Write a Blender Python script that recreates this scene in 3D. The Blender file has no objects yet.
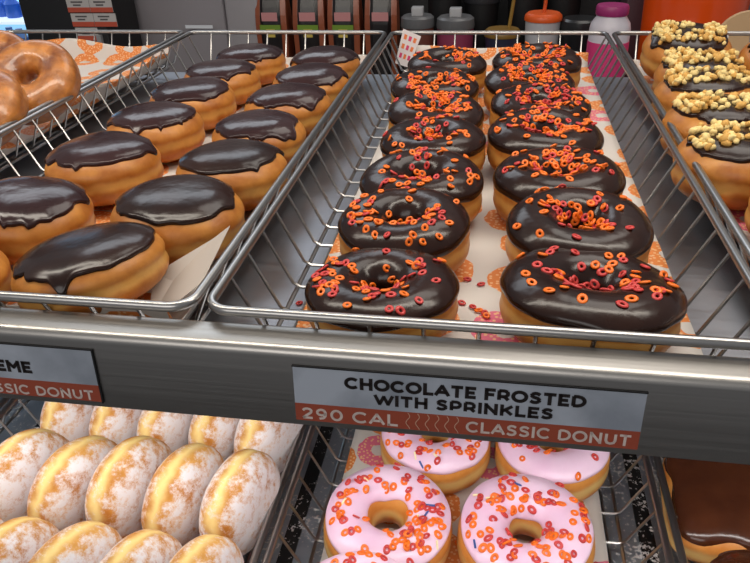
import bpy, math, random
import numpy as np
from mathutils import Vector, Matrix, Euler

random.seed(7)
S = bpy.context.scene
COL = S.collection

# ------------------------------------------------------------------ camera, light, exposure
cam = bpy.data.cameras.new('camera'); camo = bpy.data.objects.new('camera', cam); COL.objects.link(camo)
cam.sensor_fit = 'HORIZONTAL'; cam.sensor_width = 36.0
cam.lens = 36.0 * 700.12 / 750.0
cam.clip_start = 0.01; cam.clip_end = 50
RV = Vector((0.98676127, 0.15954504, -0.02911311)); UV_ = Vector((-0.05637901, 0.50577451, 0.86082144)); FV = Vector((-0.15206446, 0.84778389, -0.50807369))
m = Matrix.Identity(4)
for i in range(3):
    m[i][0] = RV[i]; m[i][1] = UV_[i]; m[i][2] = -FV[i]
m.translation = Vector((0.135468, -0.27478, 0.186332))
camo.matrix_world = m
S.camera = camo

w = bpy.data.worlds.new('world'); S.world = w; w.use_nodes = True
w.node_tree.nodes['Background'].inputs[0].default_value = (0.78, 0.80, 0.86, 1)
w.node_tree.nodes['Background'].inputs[1].default_value = 0.26

def area(name, loc, target, sx, sy, power, color):
    l = bpy.data.lights.new(name, 'AREA'); l.shape = 'RECTANGLE'; l.size = sx; l.size_y = sy
    l.energy = power; l.color = color
    o = bpy.data.objects.new(name, l); COL.objects.link(o); o.location = loc
    d = Vector(target) - Vector(loc)
    o.rotation_euler = d.to_track_quat('-Z', 'Y').to_euler()
    return o
area('case_light', (0.0, 0.16, 0.62), (0.0, 0.26, 0.0), 1.7, 0.10, 7.0, (1.0, 0.92, 0.80))
area('ceiling_light', (0.6, 1.3, 1.9), (0.0, 0.3, 0.0), 1.2, 1.0, 12.0, (1.0, 0.94, 0.86))
area('sheen_fill_light', (-1.2, 2.5, 1.75), (-0.1, 0.2, 0.0), 1.7, 0.8, 11.0, (0.84, 0.92, 1.0))  # added lamp, no real source: cool sheen on left icing and steel pan
area('room_light', (-0.3, -1.6, 1.0), (0.1, 0.3, -0.1), 1.6, 0.7, 9.0, (1.0, 0.97, 0.93))
area('shelf_light', (0.05, 0.02, -0.068), (0.05, 0.07, -0.25), 1.5, 0.02, 1.35, (1.0, 0.97, 0.93))

S.view_settings.view_transform = 'Standard'; S.view_settings.look = 'None'
S.view_settings.exposure = 0.0; S.view_settings.gamma = 1.0; S.view_settings.use_curve_mapping = False

# ------------------------------------------------------------------ materials
def lin(r, g, b):
    f = lambda c: (c/255/12.92) if c/255 <= 0.04045 else ((c/255+0.055)/1.055)**2.4
    return (f(r), f(g), f(b), 1)
def newmat(name):
    mt = bpy.data.materials.new(name); mt.use_nodes = True
    nt = mt.node_tree; return mt, nt, nt.nodes['Principled BSDF']
def N(nt, t, **k):
    n = nt.nodes.new(t)
    for a, v in k.items(): setattr(n, a, v)
    return n
def simple(name, col, rough=0.5, metal=0.0, coat=0.0, emit=0.0, trans=0.0):
    mt, nt, b = newmat(name)
    b.inputs['Base Color'].default_value = col; b.inputs['Roughness'].default_value = rough
    b.inputs['Metallic'].default_value = metal; b.inputs['Coat Weight'].default_value = coat
    b.inputs['Transmission Weight'].default_value = trans
    if emit: b.inputs['Emission Color'].default_value = col; b.inputs['Emission Strength'].default_value = emit
    return mt
def noise_col(nt, b, c1, c2, scale, lo=0.35, hi=0.65, detail=4, coord='Object', target='Base Color'):
    tc = N(nt, 'ShaderNodeTexCoord'); nz = N(nt, 'ShaderNodeTexNoise'); nz.inputs['Scale'].default_value = scale; nz.inputs['Detail'].default_value = detail
    nt.links.new(tc.outputs[coord], nz.inputs['Vector'])
    cr = N(nt, 'ShaderNodeValToRGB'); cr.color_ramp.elements[0].position = lo; cr.color_ramp.elements[1].position = hi
    cr.color_ramp.elements[0].color = c1; cr.color_ramp.elements[1].color = c2
    nt.links.new(nz.outputs[0], cr.inputs[0])
    if target: nt.links.new(cr.outputs[0], b.inputs[target])
    return tc, nz, cr
def bump(nt, b, src, strength, dist=0.001):
    bp = N(nt, 'ShaderNodeBump'); bp.inputs['Strength'].default_value = strength; bp.inputs['Distance'].default_value = dist
    nt.links.new(src, bp.inputs['Height']); nt.links.new(bp.outputs[0], b.inputs['Normal']); return bp

def dough_mat(name, c1, c2, band, bw=0.0035, bstr=0.85):
    mt, nt, b = newmat(name)
    tc, nz, cr = noise_col(nt, b, c1, c2, 55, 0.3, 0.7, 5, target=None)
    sp = N(nt, 'ShaderNodeSeparateXYZ'); nt.links.new(tc.outputs['Object'], sp.inputs[0])
    nz2 = N(nt, 'ShaderNodeTexNoise'); nz2.inputs['Scale'].default_value = 60; nt.links.new(tc.outputs['Object'], nz2.inputs['Vector'])
    ad = N(nt, 'ShaderNodeMath', operation='MULTIPLY_ADD'); nt.links.new(nz2.outputs[0], ad.inputs[0]); ad.inputs[1].default_value = 0.008; 
    nt.links.new(sp.outputs[2], ad.inputs[2])
    sb = N(nt, 'ShaderNodeMath', operation='SUBTRACT'); nt.links.new(ad.outputs[0], sb.inputs[0]); sb.inputs[1].default_value = 0.0035
    ab = N(nt, 'ShaderNodeMath', operation='ABSOLUTE'); nt.links.new(sb.outputs[0], ab.inputs[0])
    mr = N(nt, 'ShaderNodeMapRange'); mr.interpolation_type = 'SMOOTHSTEP'; nt.links.new(ab.outputs[0], mr.inputs[0])
    mr.inputs[1].default_value = bw*0.3; mr.inputs[2].default_value = bw*2.2; mr.inputs[3].default_value = bstr; mr.inputs[4].default_value = 0
    mx = N(nt, 'ShaderNodeMixRGB'); nt.links.new(mr.outputs[0], mx.inputs[0]); nt.links.new(cr.outputs[0], mx.inputs[1]); mx.inputs[2].default_value = band
    nt.links.new(mx.outputs[0], b.inputs['Base Color'])
    b.inputs['Roughness'].default_value = 0.42
    b.inputs['Subsurface Weight'].default_value = 0.05; b.inputs['Subsurface Radius'].default_value = (0.006, 0.003, 0.001); b.inputs['Subsurface Scale'].default_value = 0.6
    nz3 = N(nt, 'ShaderNodeTexNoise'); nz3.inputs['Scale'].default_value = 260; nz3.inputs['Detail'].default_value = 3
    nt.links.new(tc.outputs['Object'], nz3.inputs['Vector']); bump(nt, b, nz3.outputs[0], 0.25, 0.0008)
    return mt
M = {}
M['dough'] = dough_mat('fried_dough', lin(160, 90, 30), lin(206, 138, 60), lin(224, 174, 94), 0.0024, 0.6)
M['dough_light'] = dough_mat('golden_dough', lin(198, 120, 48), lin(226, 158, 80), lin(240, 205, 130))

def icing_mat(name, c1, c2, rough, scale=30, coat=0.3):
    mt, nt, b = newmat(name)
    tc, nz, cr = noise_col(nt, b, c1, c2, scale)
    b.inputs['Roughness'].default_value = rough; b.inputs['Coat Weight'].default_value = coat; b.inputs['Coat Roughness'].default_value = 0.10
    b.inputs['Specular IOR Level'].default_value = 0.38
    nz3 = N(nt, 'ShaderNodeTexNoise'); nz3.inputs['Scale'].default_value = 75; nz3.inputs['Detail'].default_value = 2
    nt.links.new(tc.outputs['Object'], nz3.inputs['Vector']); bump(nt, b, nz3.outputs[0], 0.38, 0.0016)
    return mt
M['choc'] = icing_mat('chocolate_icing', lin(32, 17, 12), lin(46, 25, 17), 0.23, coat=0.1)
M['choc_dull'] = icing_mat('set_chocolate_icing', lin(44, 25, 25), lin(56, 34, 34), 0.19, coat=0.1)
M['choc_brown'] = icing_mat('milk_chocolate_icing', lin(64, 32, 18), lin(80, 42, 24), 0.20)
M['pink'] = icing_mat('pink_icing', lin(236, 194, 222), lin(244, 212, 234), 0.32, coat=0.15)

def sprinkle_mat(name, c):
    return simple(name, c, 0.38)
M['sp_orange'] = sprinkle_mat('orange_candy', lin(248, 118, 22))
M['sp_red'] = sprinkle_mat('red_candy', lin(206, 62, 58))
M['sp_blue'] = sprinkle_mat('blue_candy', lin(60, 90, 160))
M['sp_white'] = sprinkle_mat('cream_candy', lin(250, 236, 190))
M['crumb'] = simple('nut_crumb', lin(240, 212, 142), 0.75)
M['crumb2'] = simple('toasted_crumb', lin(214, 164, 84), 0.7)

def glazed_mat():
    mt, nt, b = newmat('glazed_dough')
    tc, nz, cr = noise_col(nt, b, lin(122, 62, 18), lin(204, 132, 62), 60, 0.32, 0.66, 6)
    b.inputs['Roughness'].default_value = 0.4; b.inputs['Coat Weight'].default_value = 0.5; b.inputs['Coat Roughness'].default_value = 0.12
    b.inputs['Subsurface Weight'].default_value = 0.1; b.inputs['Subsurface Radius'].default_value = (0.006, 0.003, 0.001); b.inputs['Subsurface Scale'].default_value = 0.6
    bump(nt, b, nz.outputs[0], 0.9, 0.003); return mt
M['glazed'] = glazed_mat()

def powder_mat():
    mt, nt, b = newmat('powdered_dough')
    tc, nz, cr = noise_col(nt, b, lin(190, 118, 40), lin(224, 164, 78), 45, 0.35, 0.65, 4, target=None)
    sp = N(nt, 'ShaderNodeSeparateXYZ'); nt.links.new(tc.outputs['Object'], sp.inputs[0])
    nzb = N(nt, 'ShaderNodeTexNoise'); nzb.inputs['Scale'].default_value = 50; nzb.inputs['Detail'].default_value = 4; nt.links.new(tc.outputs['Object'], nzb.inputs['Vector'])
    ad = N(nt, 'ShaderNodeMath', operation='MULTIPLY_ADD'); nt.links.new(nzb.outputs[0], ad.inputs[0]); ad.inputs[1].default_value = 0.018; nt.links.new(sp.outputs[2], ad.inputs[2])
    sb = N(nt, 'ShaderNodeMath', operation='SUBTRACT'); nt.links.new(ad.outputs[0], sb.inputs[0]); sb.inputs[1].default_value = 0.009
    ab = N(nt, 'ShaderNodeMath', operation='ABSOLUTE'); nt.links.new(sb.outputs[0], ab.inputs[0])
    mr = N(nt, 'ShaderNodeMapRange'); mr.interpolation_type = 'SMOOTHSTEP'; nt.links.new(ab.outputs[0], mr.inputs[0])
    mr.inputs[1].default_value = 0.0; mr.inputs[2].default_value = 0.0085; mr.inputs[3].default_value = 1; mr.inputs[4].default_value = 0
    mx = N(nt, 'ShaderNodeMixRGB'); nt.links.new(mr.outputs[0], mx.inputs[0]); nt.links.new(cr.outputs[0], mx.inputs[1]); mx.inputs[2].default_value = lin(244, 212, 136)
    # sugar: patchy, with more of it away from the seam
    nzp = N(nt, 'ShaderNodeTexNoise'); nzp.inputs['Scale'].default_value = 95; nzp.inputs['Detail'].default_value = 9; nzp.inputs['Roughness'].default_value = 0.80; nt.links.new(tc.outputs['Object'], nzp.inputs['Vector'])
    mr2 = N(nt, 'ShaderNodeMapRange'); nt.links.new(ab.outputs[0], mr2.inputs[0]); mr2.inputs[1].default_value = 0.003; mr2.inputs[2].default_value = 0.017; mr2.inputs[3].default_value = -0.07; mr2.inputs[4].default_value = 0.12
    a2 = N(nt, 'ShaderNodeMath', operation='ADD'); nt.links.new(nzp.outputs[0], a2.inputs[0]); nt.links.new(mr2.outputs[0], a2.inputs[1])
    oi = N(nt, 'ShaderNodeObjectInfo')
    a3 = N(nt, 'ShaderNodeMath', operation='MULTIPLY_ADD'); nt.links.new(oi.outputs['Random'], a3.inputs[0]); a3.inputs[1].default_value = 0.05; nt.links.new(a2.outputs[0], a3.inputs[2])
    mr3 = N(nt, 'ShaderNodeMapRange'); mr3.interpolation_type = 'SMOOTHSTEP'; nt.links.new(a3.outputs[0], mr3.inputs[0]); mr3.inputs[1].default_value = 0.45; mr3.inputs[2].default_value = 0.68
    mx2 = N(nt, 'ShaderNodeMixRGB'); nt.links.new(mr3.outputs[0], mx2.inputs[0]); nt.links.new(mx.outputs[0], mx2.inputs[1]); mx2.inputs[2].default_value = lin(236, 229, 230)
    nt.links.new(mx2.outputs[0], b.inputs['Base Color']); b.inputs['Roughness'].default_value = 0.75
    bump(nt, b, nzp.outputs[0], 0.5, 0.0015); return mt
M['powder'] = powder_mat()

def steel(name, base, rough, sx, sy, sz, amt=0.12):
    mt, nt, b = newmat(name)
    b.inputs['Metallic'].default_value = 1.0; b.inputs['Base Color'].default_value = base
    tc = N(nt, 'ShaderNodeTexCoord'); mp = N(nt, 'ShaderNodeMapping'); mp.inputs['Scale'].default_value = (sx, sy, sz)
    nz = N(nt, 'ShaderNodeTexNoise'); nz.inputs['Scale'].default_value = 1; nz.inputs['Detail'].default_value = 4
    nt.links.new(tc.outputs['Object'], mp.inputs[0]); nt.links.new(mp.outputs[0], nz.inputs['Vector'])
    mr = N(nt, 'ShaderNodeMapRange'); nt.links.new(nz.outputs[0], mr.inputs[0]); mr.inputs[3].default_value = rough-amt; mr.inputs[4].default_value = rough+amt
    nt.links.new(mr.outputs[0], b.inputs['Roughness']); bump(nt, b, nz.outputs[0], 0.08, 0.0005); return mt
M['steel_x'] = steel('brushed_steel_rail', lin(172, 168, 163), 0.36, 6, 500, 700)
M['steel_pan'] = steel('brushed_steel_pan', lin(176, 180, 188), 0.40, 40, 400, 40)
M['steel_low'] = steel('worn_steel_pan', lin(186, 196, 208), 0.52, 40, 400, 40)
def dust(mt):
    nt = mt.node_tree; b = nt.nodes['Principled BSDF']; tc = N(nt, 'ShaderNodeTexCoord')
    a = N(nt, 'ShaderNodeTexNoise'); a.inputs['Scale'].default_value = 330; a.inputs['Detail'].default_value = 3; nt.links.new(tc.outputs['Object'], a.inputs['Vector'])
    c = N(nt, 'ShaderNodeTexNoise'); c.inputs['Scale'].default_value = 28; nt.links.new(tc.outputs['Object'], c.inputs['Vector'])
    m_ = N(nt, 'ShaderNodeMath', operation='MULTIPLY_ADD'); nt.links.new(c.outputs[0], m_.inputs[0]); m_.inputs[1].default_value = 0.5; nt.links.new(a.outputs[0], m_.inputs[2])
    r = N(nt, 'ShaderNodeMapRange'); nt.links.new(m_.outputs[0], r.inputs[0]); r.inputs[1].default_value = 0.86; r.inputs[2].default_value = 0.90
    x = N(nt, 'ShaderNodeMixRGB'); nt.links.new(r.outputs[0], x.inputs[0]); x.inputs[1].default_value = b.inputs['Base Color'].default_value[:]; x.inputs[2].default_value = lin(225, 222, 222); nt.links.new(x.outputs[0], b.inputs['Base Color'])
    v = N(nt, 'ShaderNodeMath', operation='MULTIPLY_ADD'); nt.links.new(r.outputs[0], v.inputs[0]); v.inputs[1].default_value = -b.inputs['Metallic'].default_value; v.inputs[2].default_value = b.inputs['Metallic'].default_value; nt.links.new(v.outputs[0], b.inputs['Metallic'])
dust(M['steel_low'])
M['wire'] = simple('chrome_wire', lin(176, 173, 170), 0.30, 1.0)

def paper_mat(name, pink):
    mt, nt, b = newmat(name)
    uv = N(nt, 'ShaderNodeTexCoord')
    nz = N(nt, 'ShaderNodeTexNoise'); nz.inputs['Scale'].default_value = 60; nt.links.new(uv.outputs['UV'], nz.inputs['Vector'])
    mp = N(nt, 'ShaderNodeMapping'); mp.inputs['Scale'].default_value = (21, 21, 1); nt.links.new(uv.outputs['UV'], mp.inputs[0])
    ml = N(nt, 'ShaderNodeVectorMath', operation='MULTIPLY_ADD'); nt.links.new(nz.outputs['Color'], ml.inputs[0]); ml.inputs[1].default_value = (0.16, 0.16, 0); nt.links.new(mp.outputs[0], ml.inputs[2])
    vo = N(nt, 'ShaderNodeTexVoronoi', voronoi_dimensions='2D', feature='F1'); vo.inputs['Scale'].default_value = 1; vo.inputs['Randomness'].default_value = 0.42
    nt.links.new(ml.outputs[0], vo.inputs['Vector'])
    lt = N(nt, 'ShaderNodeMath', operation='LESS_THAN'); nt.links.new(vo.outputs['Distance'], lt.inputs[0]); lt.inputs[1].default_value = 0.41
    gt = N(nt, 'ShaderNodeMath', operation='GREATER_THAN'); nt.links.new(vo.outputs['Distance'], gt.inputs[0]); gt.inputs[1].default_value = 0.14
    mu = N(nt, 'ShaderNodeMath', operation='MULTIPLY'); nt.links.new(lt.outputs[0], mu.inputs[0]); nt.links.new(gt.outputs[0], mu.inputs[1])
    v2 = N(nt, 'ShaderNodeTexVoronoi', voronoi_dimensions='2D', feature='F1'); v2.inputs['Scale'].default_value = 13; nt.links.new(mp.outputs[0], v2.inputs['Vector'])
    dot = N(nt, 'ShaderNodeMath', operation='GREATER_THAN'); nt.links.new(v2.outputs['Distance'], dot.inputs[0]); dot.inputs[1].default_value = 0.26
    sp = N(nt, 'ShaderNodeSeparateColor'); nt.links.new(vo.outputs['Color'], sp.inputs[0])
    pk = N(nt, 'ShaderNodeMath', operation='LESS_THAN'); nt.links.new(sp.outputs[0], pk.inputs[0]); pk.inputs[1].default_value = pink
    cm = N(nt, 'ShaderNodeMixRGB'); nt.links.new(pk.outputs[0], cm.inputs[0]); cm.inputs[1].default_value = lin(226, 132, 62); cm.inputs[2].default_value = lin(226, 110, 136)
    dm = N(nt, 'ShaderNodeMixRGB'); nt.links.new(dot.outputs[0], dm.inputs[0]); dm.inputs[1].default_value = lin(240, 190, 140); nt.links.new(cm.outputs[0], dm.inputs[2])
    fm = N(nt, 'ShaderNodeMixRGB'); nt.links.new(mu.outputs[0], fm.inputs[0]); fm.inputs[1].default_value = lin(212, 205, 198); nt.links.new(dm.outputs[0], fm.inputs[2])
    nt.links.new(fm.outputs[0], b.inputs['Base Color']); b.inputs['Roughness'].default_value = 0.6
    return mt
M['paper'] = paper_mat('printed_liner_paper', 0.06)
M['paper_pink'] = paper_mat('printed_liner_paper_with_pink', 0.22)
M['sign_white'] = None
def sign_mat():
    mt, nt, b = newmat('worn_sign_plastic')
    tc, nz, cr = noise_col(nt, b, lin(150, 156, 166), lin(186, 192, 202), 24, 0.35, 0.6, 6)
    b.inputs['Roughness'].default_value = 0.35; return mt
M['sign_white'] = sign_mat()
M['sign_red'] = simple('brick_red_print', lin(166, 78, 56), 0.4)
M['ink'] = simple('dark_brown_ink', lin(30, 20, 18), 0.5)
M['ink_light'] = simple('pale_print', lin(226, 206, 196), 0.45)
M['ink_tan'] = simple('tan_line_print', lin(214, 168, 142), 0.45)
M['black'] = simple('matt_black', lin(16, 15, 17), 0.55)
M['dark_strip'] = simple('black_strip', lin(18, 18, 20), 0.4); dust(M['dark_strip'])
M['darkgrey'] = simple('dark_grey_plastic', lin(62, 60, 62), 0.35)

# ------------------------------------------------------------------ mesh helpers
def mesh(name, v, f, mat, smooth=True):
    me = bpy.data.meshes.new(name); me.from_pydata([tuple(map(float, p)) for p in v], [], f); me.update()
    if mat: me.materials.append(mat)
    if smooth: me.polygons.foreach_set('use_smooth', [True]*len(me.polygons))
    return me
def link(name, me, parent=None):
    o = bpy.data.objects.new(name, me); COL.objects.link(o)
    if parent is not None: o.parent = parent
    return o
def tag(o, label=None, cat=None, group=None, kind=None):
    if label: o['label'] = label
    if cat: o['category'] = cat
    if group: o['group'] = group
    if kind: o['kind'] = kind
    return o
def empty(name, loc=(0, 0, 0), rot=(0, 0, 0)):
    o = bpy.data.objects.new(name, None); COL.objects.link(o); o.location = loc; o.rotation_euler = rot
    o.empty_display_size = 0.01; return o
class MB:
    def __init__(s): s.v = []; s.f = []
    def add(s, v, f):
        n = len(s.v); s.v += [tuple(p) for p in v]; s.f += [tuple(i+n for i in q) for q in f]; return s
    def box(s, a, b, bev=0.0):
        x0, y0, z0 = a; x1, y1, z1 = b
        if bev <= 0:
            v = [(x0,y0,z0),(x1,y0,z0),(x1,y1,z0),(x0,y1,z0),(x0,y0,z1),(x1,y0,z1),(x1,y1,z1),(x0,y1,z1)]
            return s.add(v, [(0,3,2,1),(4,5,6,7),(0,1,5,4),(1,2,6,5),(2,3,7,6),(3,0,4,7)])
        pts = []
        def ring(z, k):
            r = []
            for cx, cy, a0 in ((x1-bev, y1-bev, 0), (x0+bev, y1-bev, 90), (x0+bev, y0+bev, 180), (x1-bev, y0+bev, 270)):
                for t in range(5):
                    an = math.radians(a0+t*22.5); r.append((cx+(bev-k)*math.cos(an), cy+(bev-k)*math.sin(an), z))
            return r
        rings = [ring(z0, bev*0.5), ring(z0+bev*0.5, 0), ring(z1-bev*0.5, 0), ring(z1-bev*0.15, bev*0.15), ring(z1, bev*0.5)]
        n = 20; v = [p for r in rings for p in r]; f = []
        for k in range(len(rings)-1):
            for i in range(n): f.append((k*n+i, k*n+(i+1) % n, (k+1)*n+(i+1) % n, (k+1)*n+i))
        f.append(tuple(range(n-1, -1, -1))); f.append(tuple((len(rings)-1)*n+i for i in range(n)))
        return s.add(v, f)
    def tube(s, pts, r, n=8, closed=False):
        P = [Vector(p) for p in pts]; K = len(P); v = []; up = None
        for i, p in enumerate(P):
            a = P[i-1] if (closed or i > 0) else P[0]; b = P[(i+1) % K] if (closed or i < K-1) else P[-1]
            t = (b-a).normalized()
            if up is None:
                up = Vector((0, 0, 1)) if abs(t.z) < 0.9 else Vector((1, 0, 0))
            u = (up - t*up.dot(t)).normalized(); up = u; q = t.cross(u)
            for k in range(n):
                an = 2*math.pi*k/n; v.append(tuple(p + u*r*math.cos(an) + q*r*math.sin(an)))
        f = []
        for i in range(K if closed else K-1):
            j = (i+1) % K
            for k in range(n): f.append((i*n+k, i*n+(k+1) % n, j*n+(k+1) % n, j*n+k))
        if not closed:
            f.append(tuple(range(n-1, -1, -1))); f.append(tuple((K-1)*n+k for k in range(n)))
        return s.add(v, f)
    def lathe(s, prof, n=32, c=(0, 0, 0)):
        v = []; f = []
        for r, z in prof:
            for k in range(n):
                a = 2*math.pi*k/n; v.append((c[0]+r*math.cos(a), c[1]+r*math.sin(a), c[2]+z))
        for i in range(len(prof)-1):
            for k in range(n): f.append((i*n+k, i*n+(k+1) % n, (i+1)*n+(k+1) % n, (i+1)*n+k))
        f.append(tuple(range(n-1, -1, -1))); f.append(tuple((len(prof)-1)*n+k for k in range(n)))
        return s.add(v, f)
    def extrude_x(s, prof, x0, x1):
        n = len(prof); v = [(x0, y, z) for y, z in prof] + [(x1, y, z) for y, z in prof]
        f = [(i, (i+1) % n, n+(i+1) % n, n+i) for i in range(n)]
        return s.add(v, f + [tuple(range(n-1, -1, -1)), tuple(range(n, 2*n))])
    def build(s, name, mat, parent=None, smooth=True):
        me = mesh(name, s.v, s.f, mat, smooth)
        if smooth:
            try: me.set_sharp_from_angle(angle=math.radians(38))
            except Exception: pass
        return link(name, me, parent)

# ------------------------------------------------------------------ structure: floor, back wall
LB = 0.67320; BW = 0.270; GAP = 0.00872; FE = 0.0193; FD = 0.0400; LOWZ = -0.22
PITCH = BW + GAP
fl = MB().box((-4, -3, -1.26), (4, 4.5, -1.2)).build('floor', simple('dark_floor_tile', lin(70, 66, 62), 0.5), smooth=False); tag(fl, kind='structure')
wb = MB().box((-4, 3.2, -1.2), (4, 3.3, 1.2)).build('wall_back', simple('dim_back_wall', lin(120, 118, 122), 0.7), smooth=False); tag(wb, kind='structure')

# ------------------------------------------------------------------ display shelves
def arc(cy, cz, r, a0, a1, n=5):
    return [(cy+r*math.cos(math.radians(a0+(a1-a0)*i/n)), cz+r*math.sin(math.radians(a0+(a1-a0)*i/n))) for i in range(n+1)]
X0, X1 = -0.95, 1.0
sh = empty('display_shelf', (0, 0, -0.058)); tag(sh, 'upper brushed steel display shelf with deep front rail holding the signs', 'shelf')
def local(o, root):  # keep world placement
    o.location = Vector(o.location) - root.location; return o
pan = MB().box((X0, 0.000, -0.0585), (X1, 0.679, -0.0560)).build('shelf_panel', M['steel_pan'], sh, False); local(pan, sh)
prof = [(0.0005, -0.0575)] + arc(-0.0025, -0.0090, 0.003, 0, 90) + arc(-0.0155, -0.0110, 0.0050, 90, 172, 6) + [(-0.0236, -0.0486), (-0.0228, -0.0492), (-0.012, -0.0492), (-0.012, -0.0575)]
rail = MB().extrude_x(prof, X0, X1).build('front_rail', M['steel_x'], sh); local(rail, sh)
lo = empty('lower_display_shelf', (0, 0, -0.276)); tag(lo, 'lower steel display shelf dusted with sugar under the pink donuts', 'shelf')
pan2 = MB().box((X0, -0.16, -0.2785), (X1, 0.62, -0.2760)).build('shelf_panel', M['steel_low'], lo, False); local(pan2, lo)
for xx in (-0.1394-0.0, 0.1394+0.135-0.0, -0.1394-PITCH, 0.1394+0.135+PITCH): pass
for k in range(-2, 4):
    xc = -GAP/2 + k*PITCH
    st = MB().box((xc-0.006, -0.158, -0.2760), (xc+0.006, 0.61, -0.2742)).build('dark_strip', M['dark_strip'], lo, False); local(st, lo)  # dark strips on the pan between the lower baskets
for xs in (X0, X1-0.03):
    up_ = MB().box((xs, 0.62, -1.2), (xs+0.03, 0.65, -0.0590)).build('upright', M['steel_x'], lo, False); local(up_, lo)

# ------------------------------------------------------------------ signs on the rail
SD = Vector((0, -0.0030, -0.0345)).normalized(); SNn = Vector((0, SD.z, -SD.y))   # outward normal (towards -y)
if SNn.y > 0: SNn = -SNn
SO = Vector((0, -0.0207, -0.0146))
SMAT = Matrix(((1, 0, 0, 0), (0, -SD.y, SNn.y, 0), (0, -SD.z, SNn.z, 0), (0, 0, 0, 1)))
GLY = {
 'A': (0.82, [[(0, 0), (.41, 1), (.82, 0)], [(.15, .30), (.67, .30)]]), 'C': (0.80, 'arc:45:315'), 'O': (0.90, 'arc:0:360'), 'D': (0.80, [[(.08, 0), (.08, 1), (.35, 1), (.60, .90), (.74, .68), (.76, .5), (.74, .32), (.60, .10), (.35, 0), (.08, 0)]]),
 'E': (0.62, [[(.60, 1), (.08, 1), (.08, 0), (.60, 0)], [(.08, .5), (.54, .5)]]), 'F': (0.60, [[(.60, 1), (.08, 1), (.08, 0)], [(.08, .48), (.54, .48)]]),
 'H': (0.78, [[(.08, 0), (.08, 1)], [(.70, 0), (.70, 1)], [(.08, .5), (.70, .5)]]), 'I': (0.16, [[(.08, 0), (.08, 1)]]),
 'K': (0.74, [[(.08, 0), (.08, 1)], [(.70, 1), (.10, .38)], [(.28, .58), (.72, 0)]]), 'L': (0.58, [[(.08, 1), (.08, 0), (.58, 0)]]),
 'M': (0.94, [[(.08, 0), (.08, 1), (.47, .38), (.86, 1), (.86, 0)]]), 'N': (0.80, [[(.08, 0), (.08, 1), (.72, 0), (.72, 1)]]),
 'P': (0.68, [[(.08, 0), (.08, 1), (.42, 1), (.60, .90), (.64, .68), (.60, .45), (.42, .34), (.08, .34)]]),
 'R': (0.72, [[(.08, 0), (.08, 1), (.42, 1), (.60, .90), (.64, .68), (.60, .46), (.42, .36), (.08, .36)], [(.42, .36), (.68, 0)]]),
 'S': (0.66, [[(.60, .86), (.46, .98), (.28, 1), (.12, .90), (.08, .74), (.16, .60), (.34, .53), (.52, .44), (.60, .28), (.54, .10), (.36, 0), (.18, .02), (.04, .14)]]),
 'T': (0.70, [[(0, 1), (.70, 1)], [(.35, 1), (.35, 0)]]), 'U': (0.78, [[(.08, 1), (.08, .34), (.16, .10), (.39, 0), (.62, .10), (.70, .34), (.70, 1)]]),
 'W': (1.14, [[(0, 1), (.29, 0), (.57, .92), (.85, 0), (1.14, 1)]]),
 '2': (0.64, [[(.06, .80), (.18, .96), (.34, 1), (.52, .93), (.58, .74), (.50, .54), (.06, 0), (.62, 0)]]),
 '9': (0.66, [[(.58, .66), (.50, .44), (.32, .38), (.14, .46), (.07, .68), (.14, .90), (.32, 1), (.50, .92), (.58, .66), (.56, .34), (.44, .08), (.20, 0)]]),
 '0': (0.74, [[(.37 + .30*math.cos(t*math.pi/10), .5 + .5*math.sin(t*math.pi/10)) for t in range(21)]]),
}
def text_mesh(txt, x0, x1, vtop, vbot, mat, parent, name, bold=0.265):
    """lettering drawn as flat ribbons of even width, fitted into x0..x1, vtop..vbot on the sign"""
    cur = 0; polys = []
    for ch in txt:
        if ch == ' ': cur += 0.42; continue
        wd, st = GLY[ch]
        if isinstance(st, str):
            a0, a1 = [float(q) for q in st.split(':')[1:]]; st = [[(.45+.42*math.cos(math.radians(a0+(a1-a0)*t/20)), .5+.5*math.sin(math.radians(a0+(a1-a0)*t/20))) for t in range(21)]]
        for pl in st: polys.append([(cur+x, y) for x, y in pl])
        cur += wd + 0.22
    W_ = cur-0.22; sx = (x1-x0)/W_; sy = vbot-vtop; b_ = MB(); hw = bold*sy*0.5; z = 0.00085
    for pl in polys:
        P = [(x0+x*sx, -vbot+hw+y*(sy-2*hw)) for x, y in pl]
        for (ax, ay), (bx, by) in zip(P[:-1], P[1:]):
            L_ = math.hypot(bx-ax, by-ay) or 1; dx, dy = (bx-ax)/L_, (by-ay)/L_; e = hw*0.5 if len(P) < 8 else hw*0.15
            if len(P) == 2: e = 0 if abs(dy) > 0.6 else hw*0.3
            ax2, ay2, bx2, by2 = ax-dx*e, ay-dy*e, bx+dx*e, by+dy*e
            if abs(dx) < 0.02 and len(P) <= 5: ay2, by2 = (ay-hw*(1 if dy > 0 else -1), by+hw*(1 if dy > 0 else -1))
            if abs(dx) < 0.02 and len(P) == 2: ay2, by2 = (min(ay, by)-hw, max(ay, by)+hw)
            b_.add([(ax2-dy*hw, ay2+dx*hw, z), (ax2+dy*hw, ay2-dx*hw, z), (bx2+dy*hw, by2-dx*hw, z), (bx2-dy*hw, by2+dx*hw, z)], [(0, 1, 2, 3)])
    return b_.build(name, mat, parent, False)
def sign(x0, x1, label):
    s = empty('price_sign'); s.matrix_world = Matrix.Translation(SO) @ SMAT
    tag(s, label, 'sign')
    MB().box((x0, -0.0308, 0.0000), (x1, 0.0, 0.0006)).build('sign_card', M['sign_white'], s, False)
    MB().box((x0, -0.0308, 0.0006), (x1, -0.0208, 0.0007)).build('red_band', M['sign_red'], s, False)
    b = MB().box((x0-0.0002, 0.0000, 0), (x1+0.0003, 0.0007, 0.0012))
    return s, b
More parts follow.
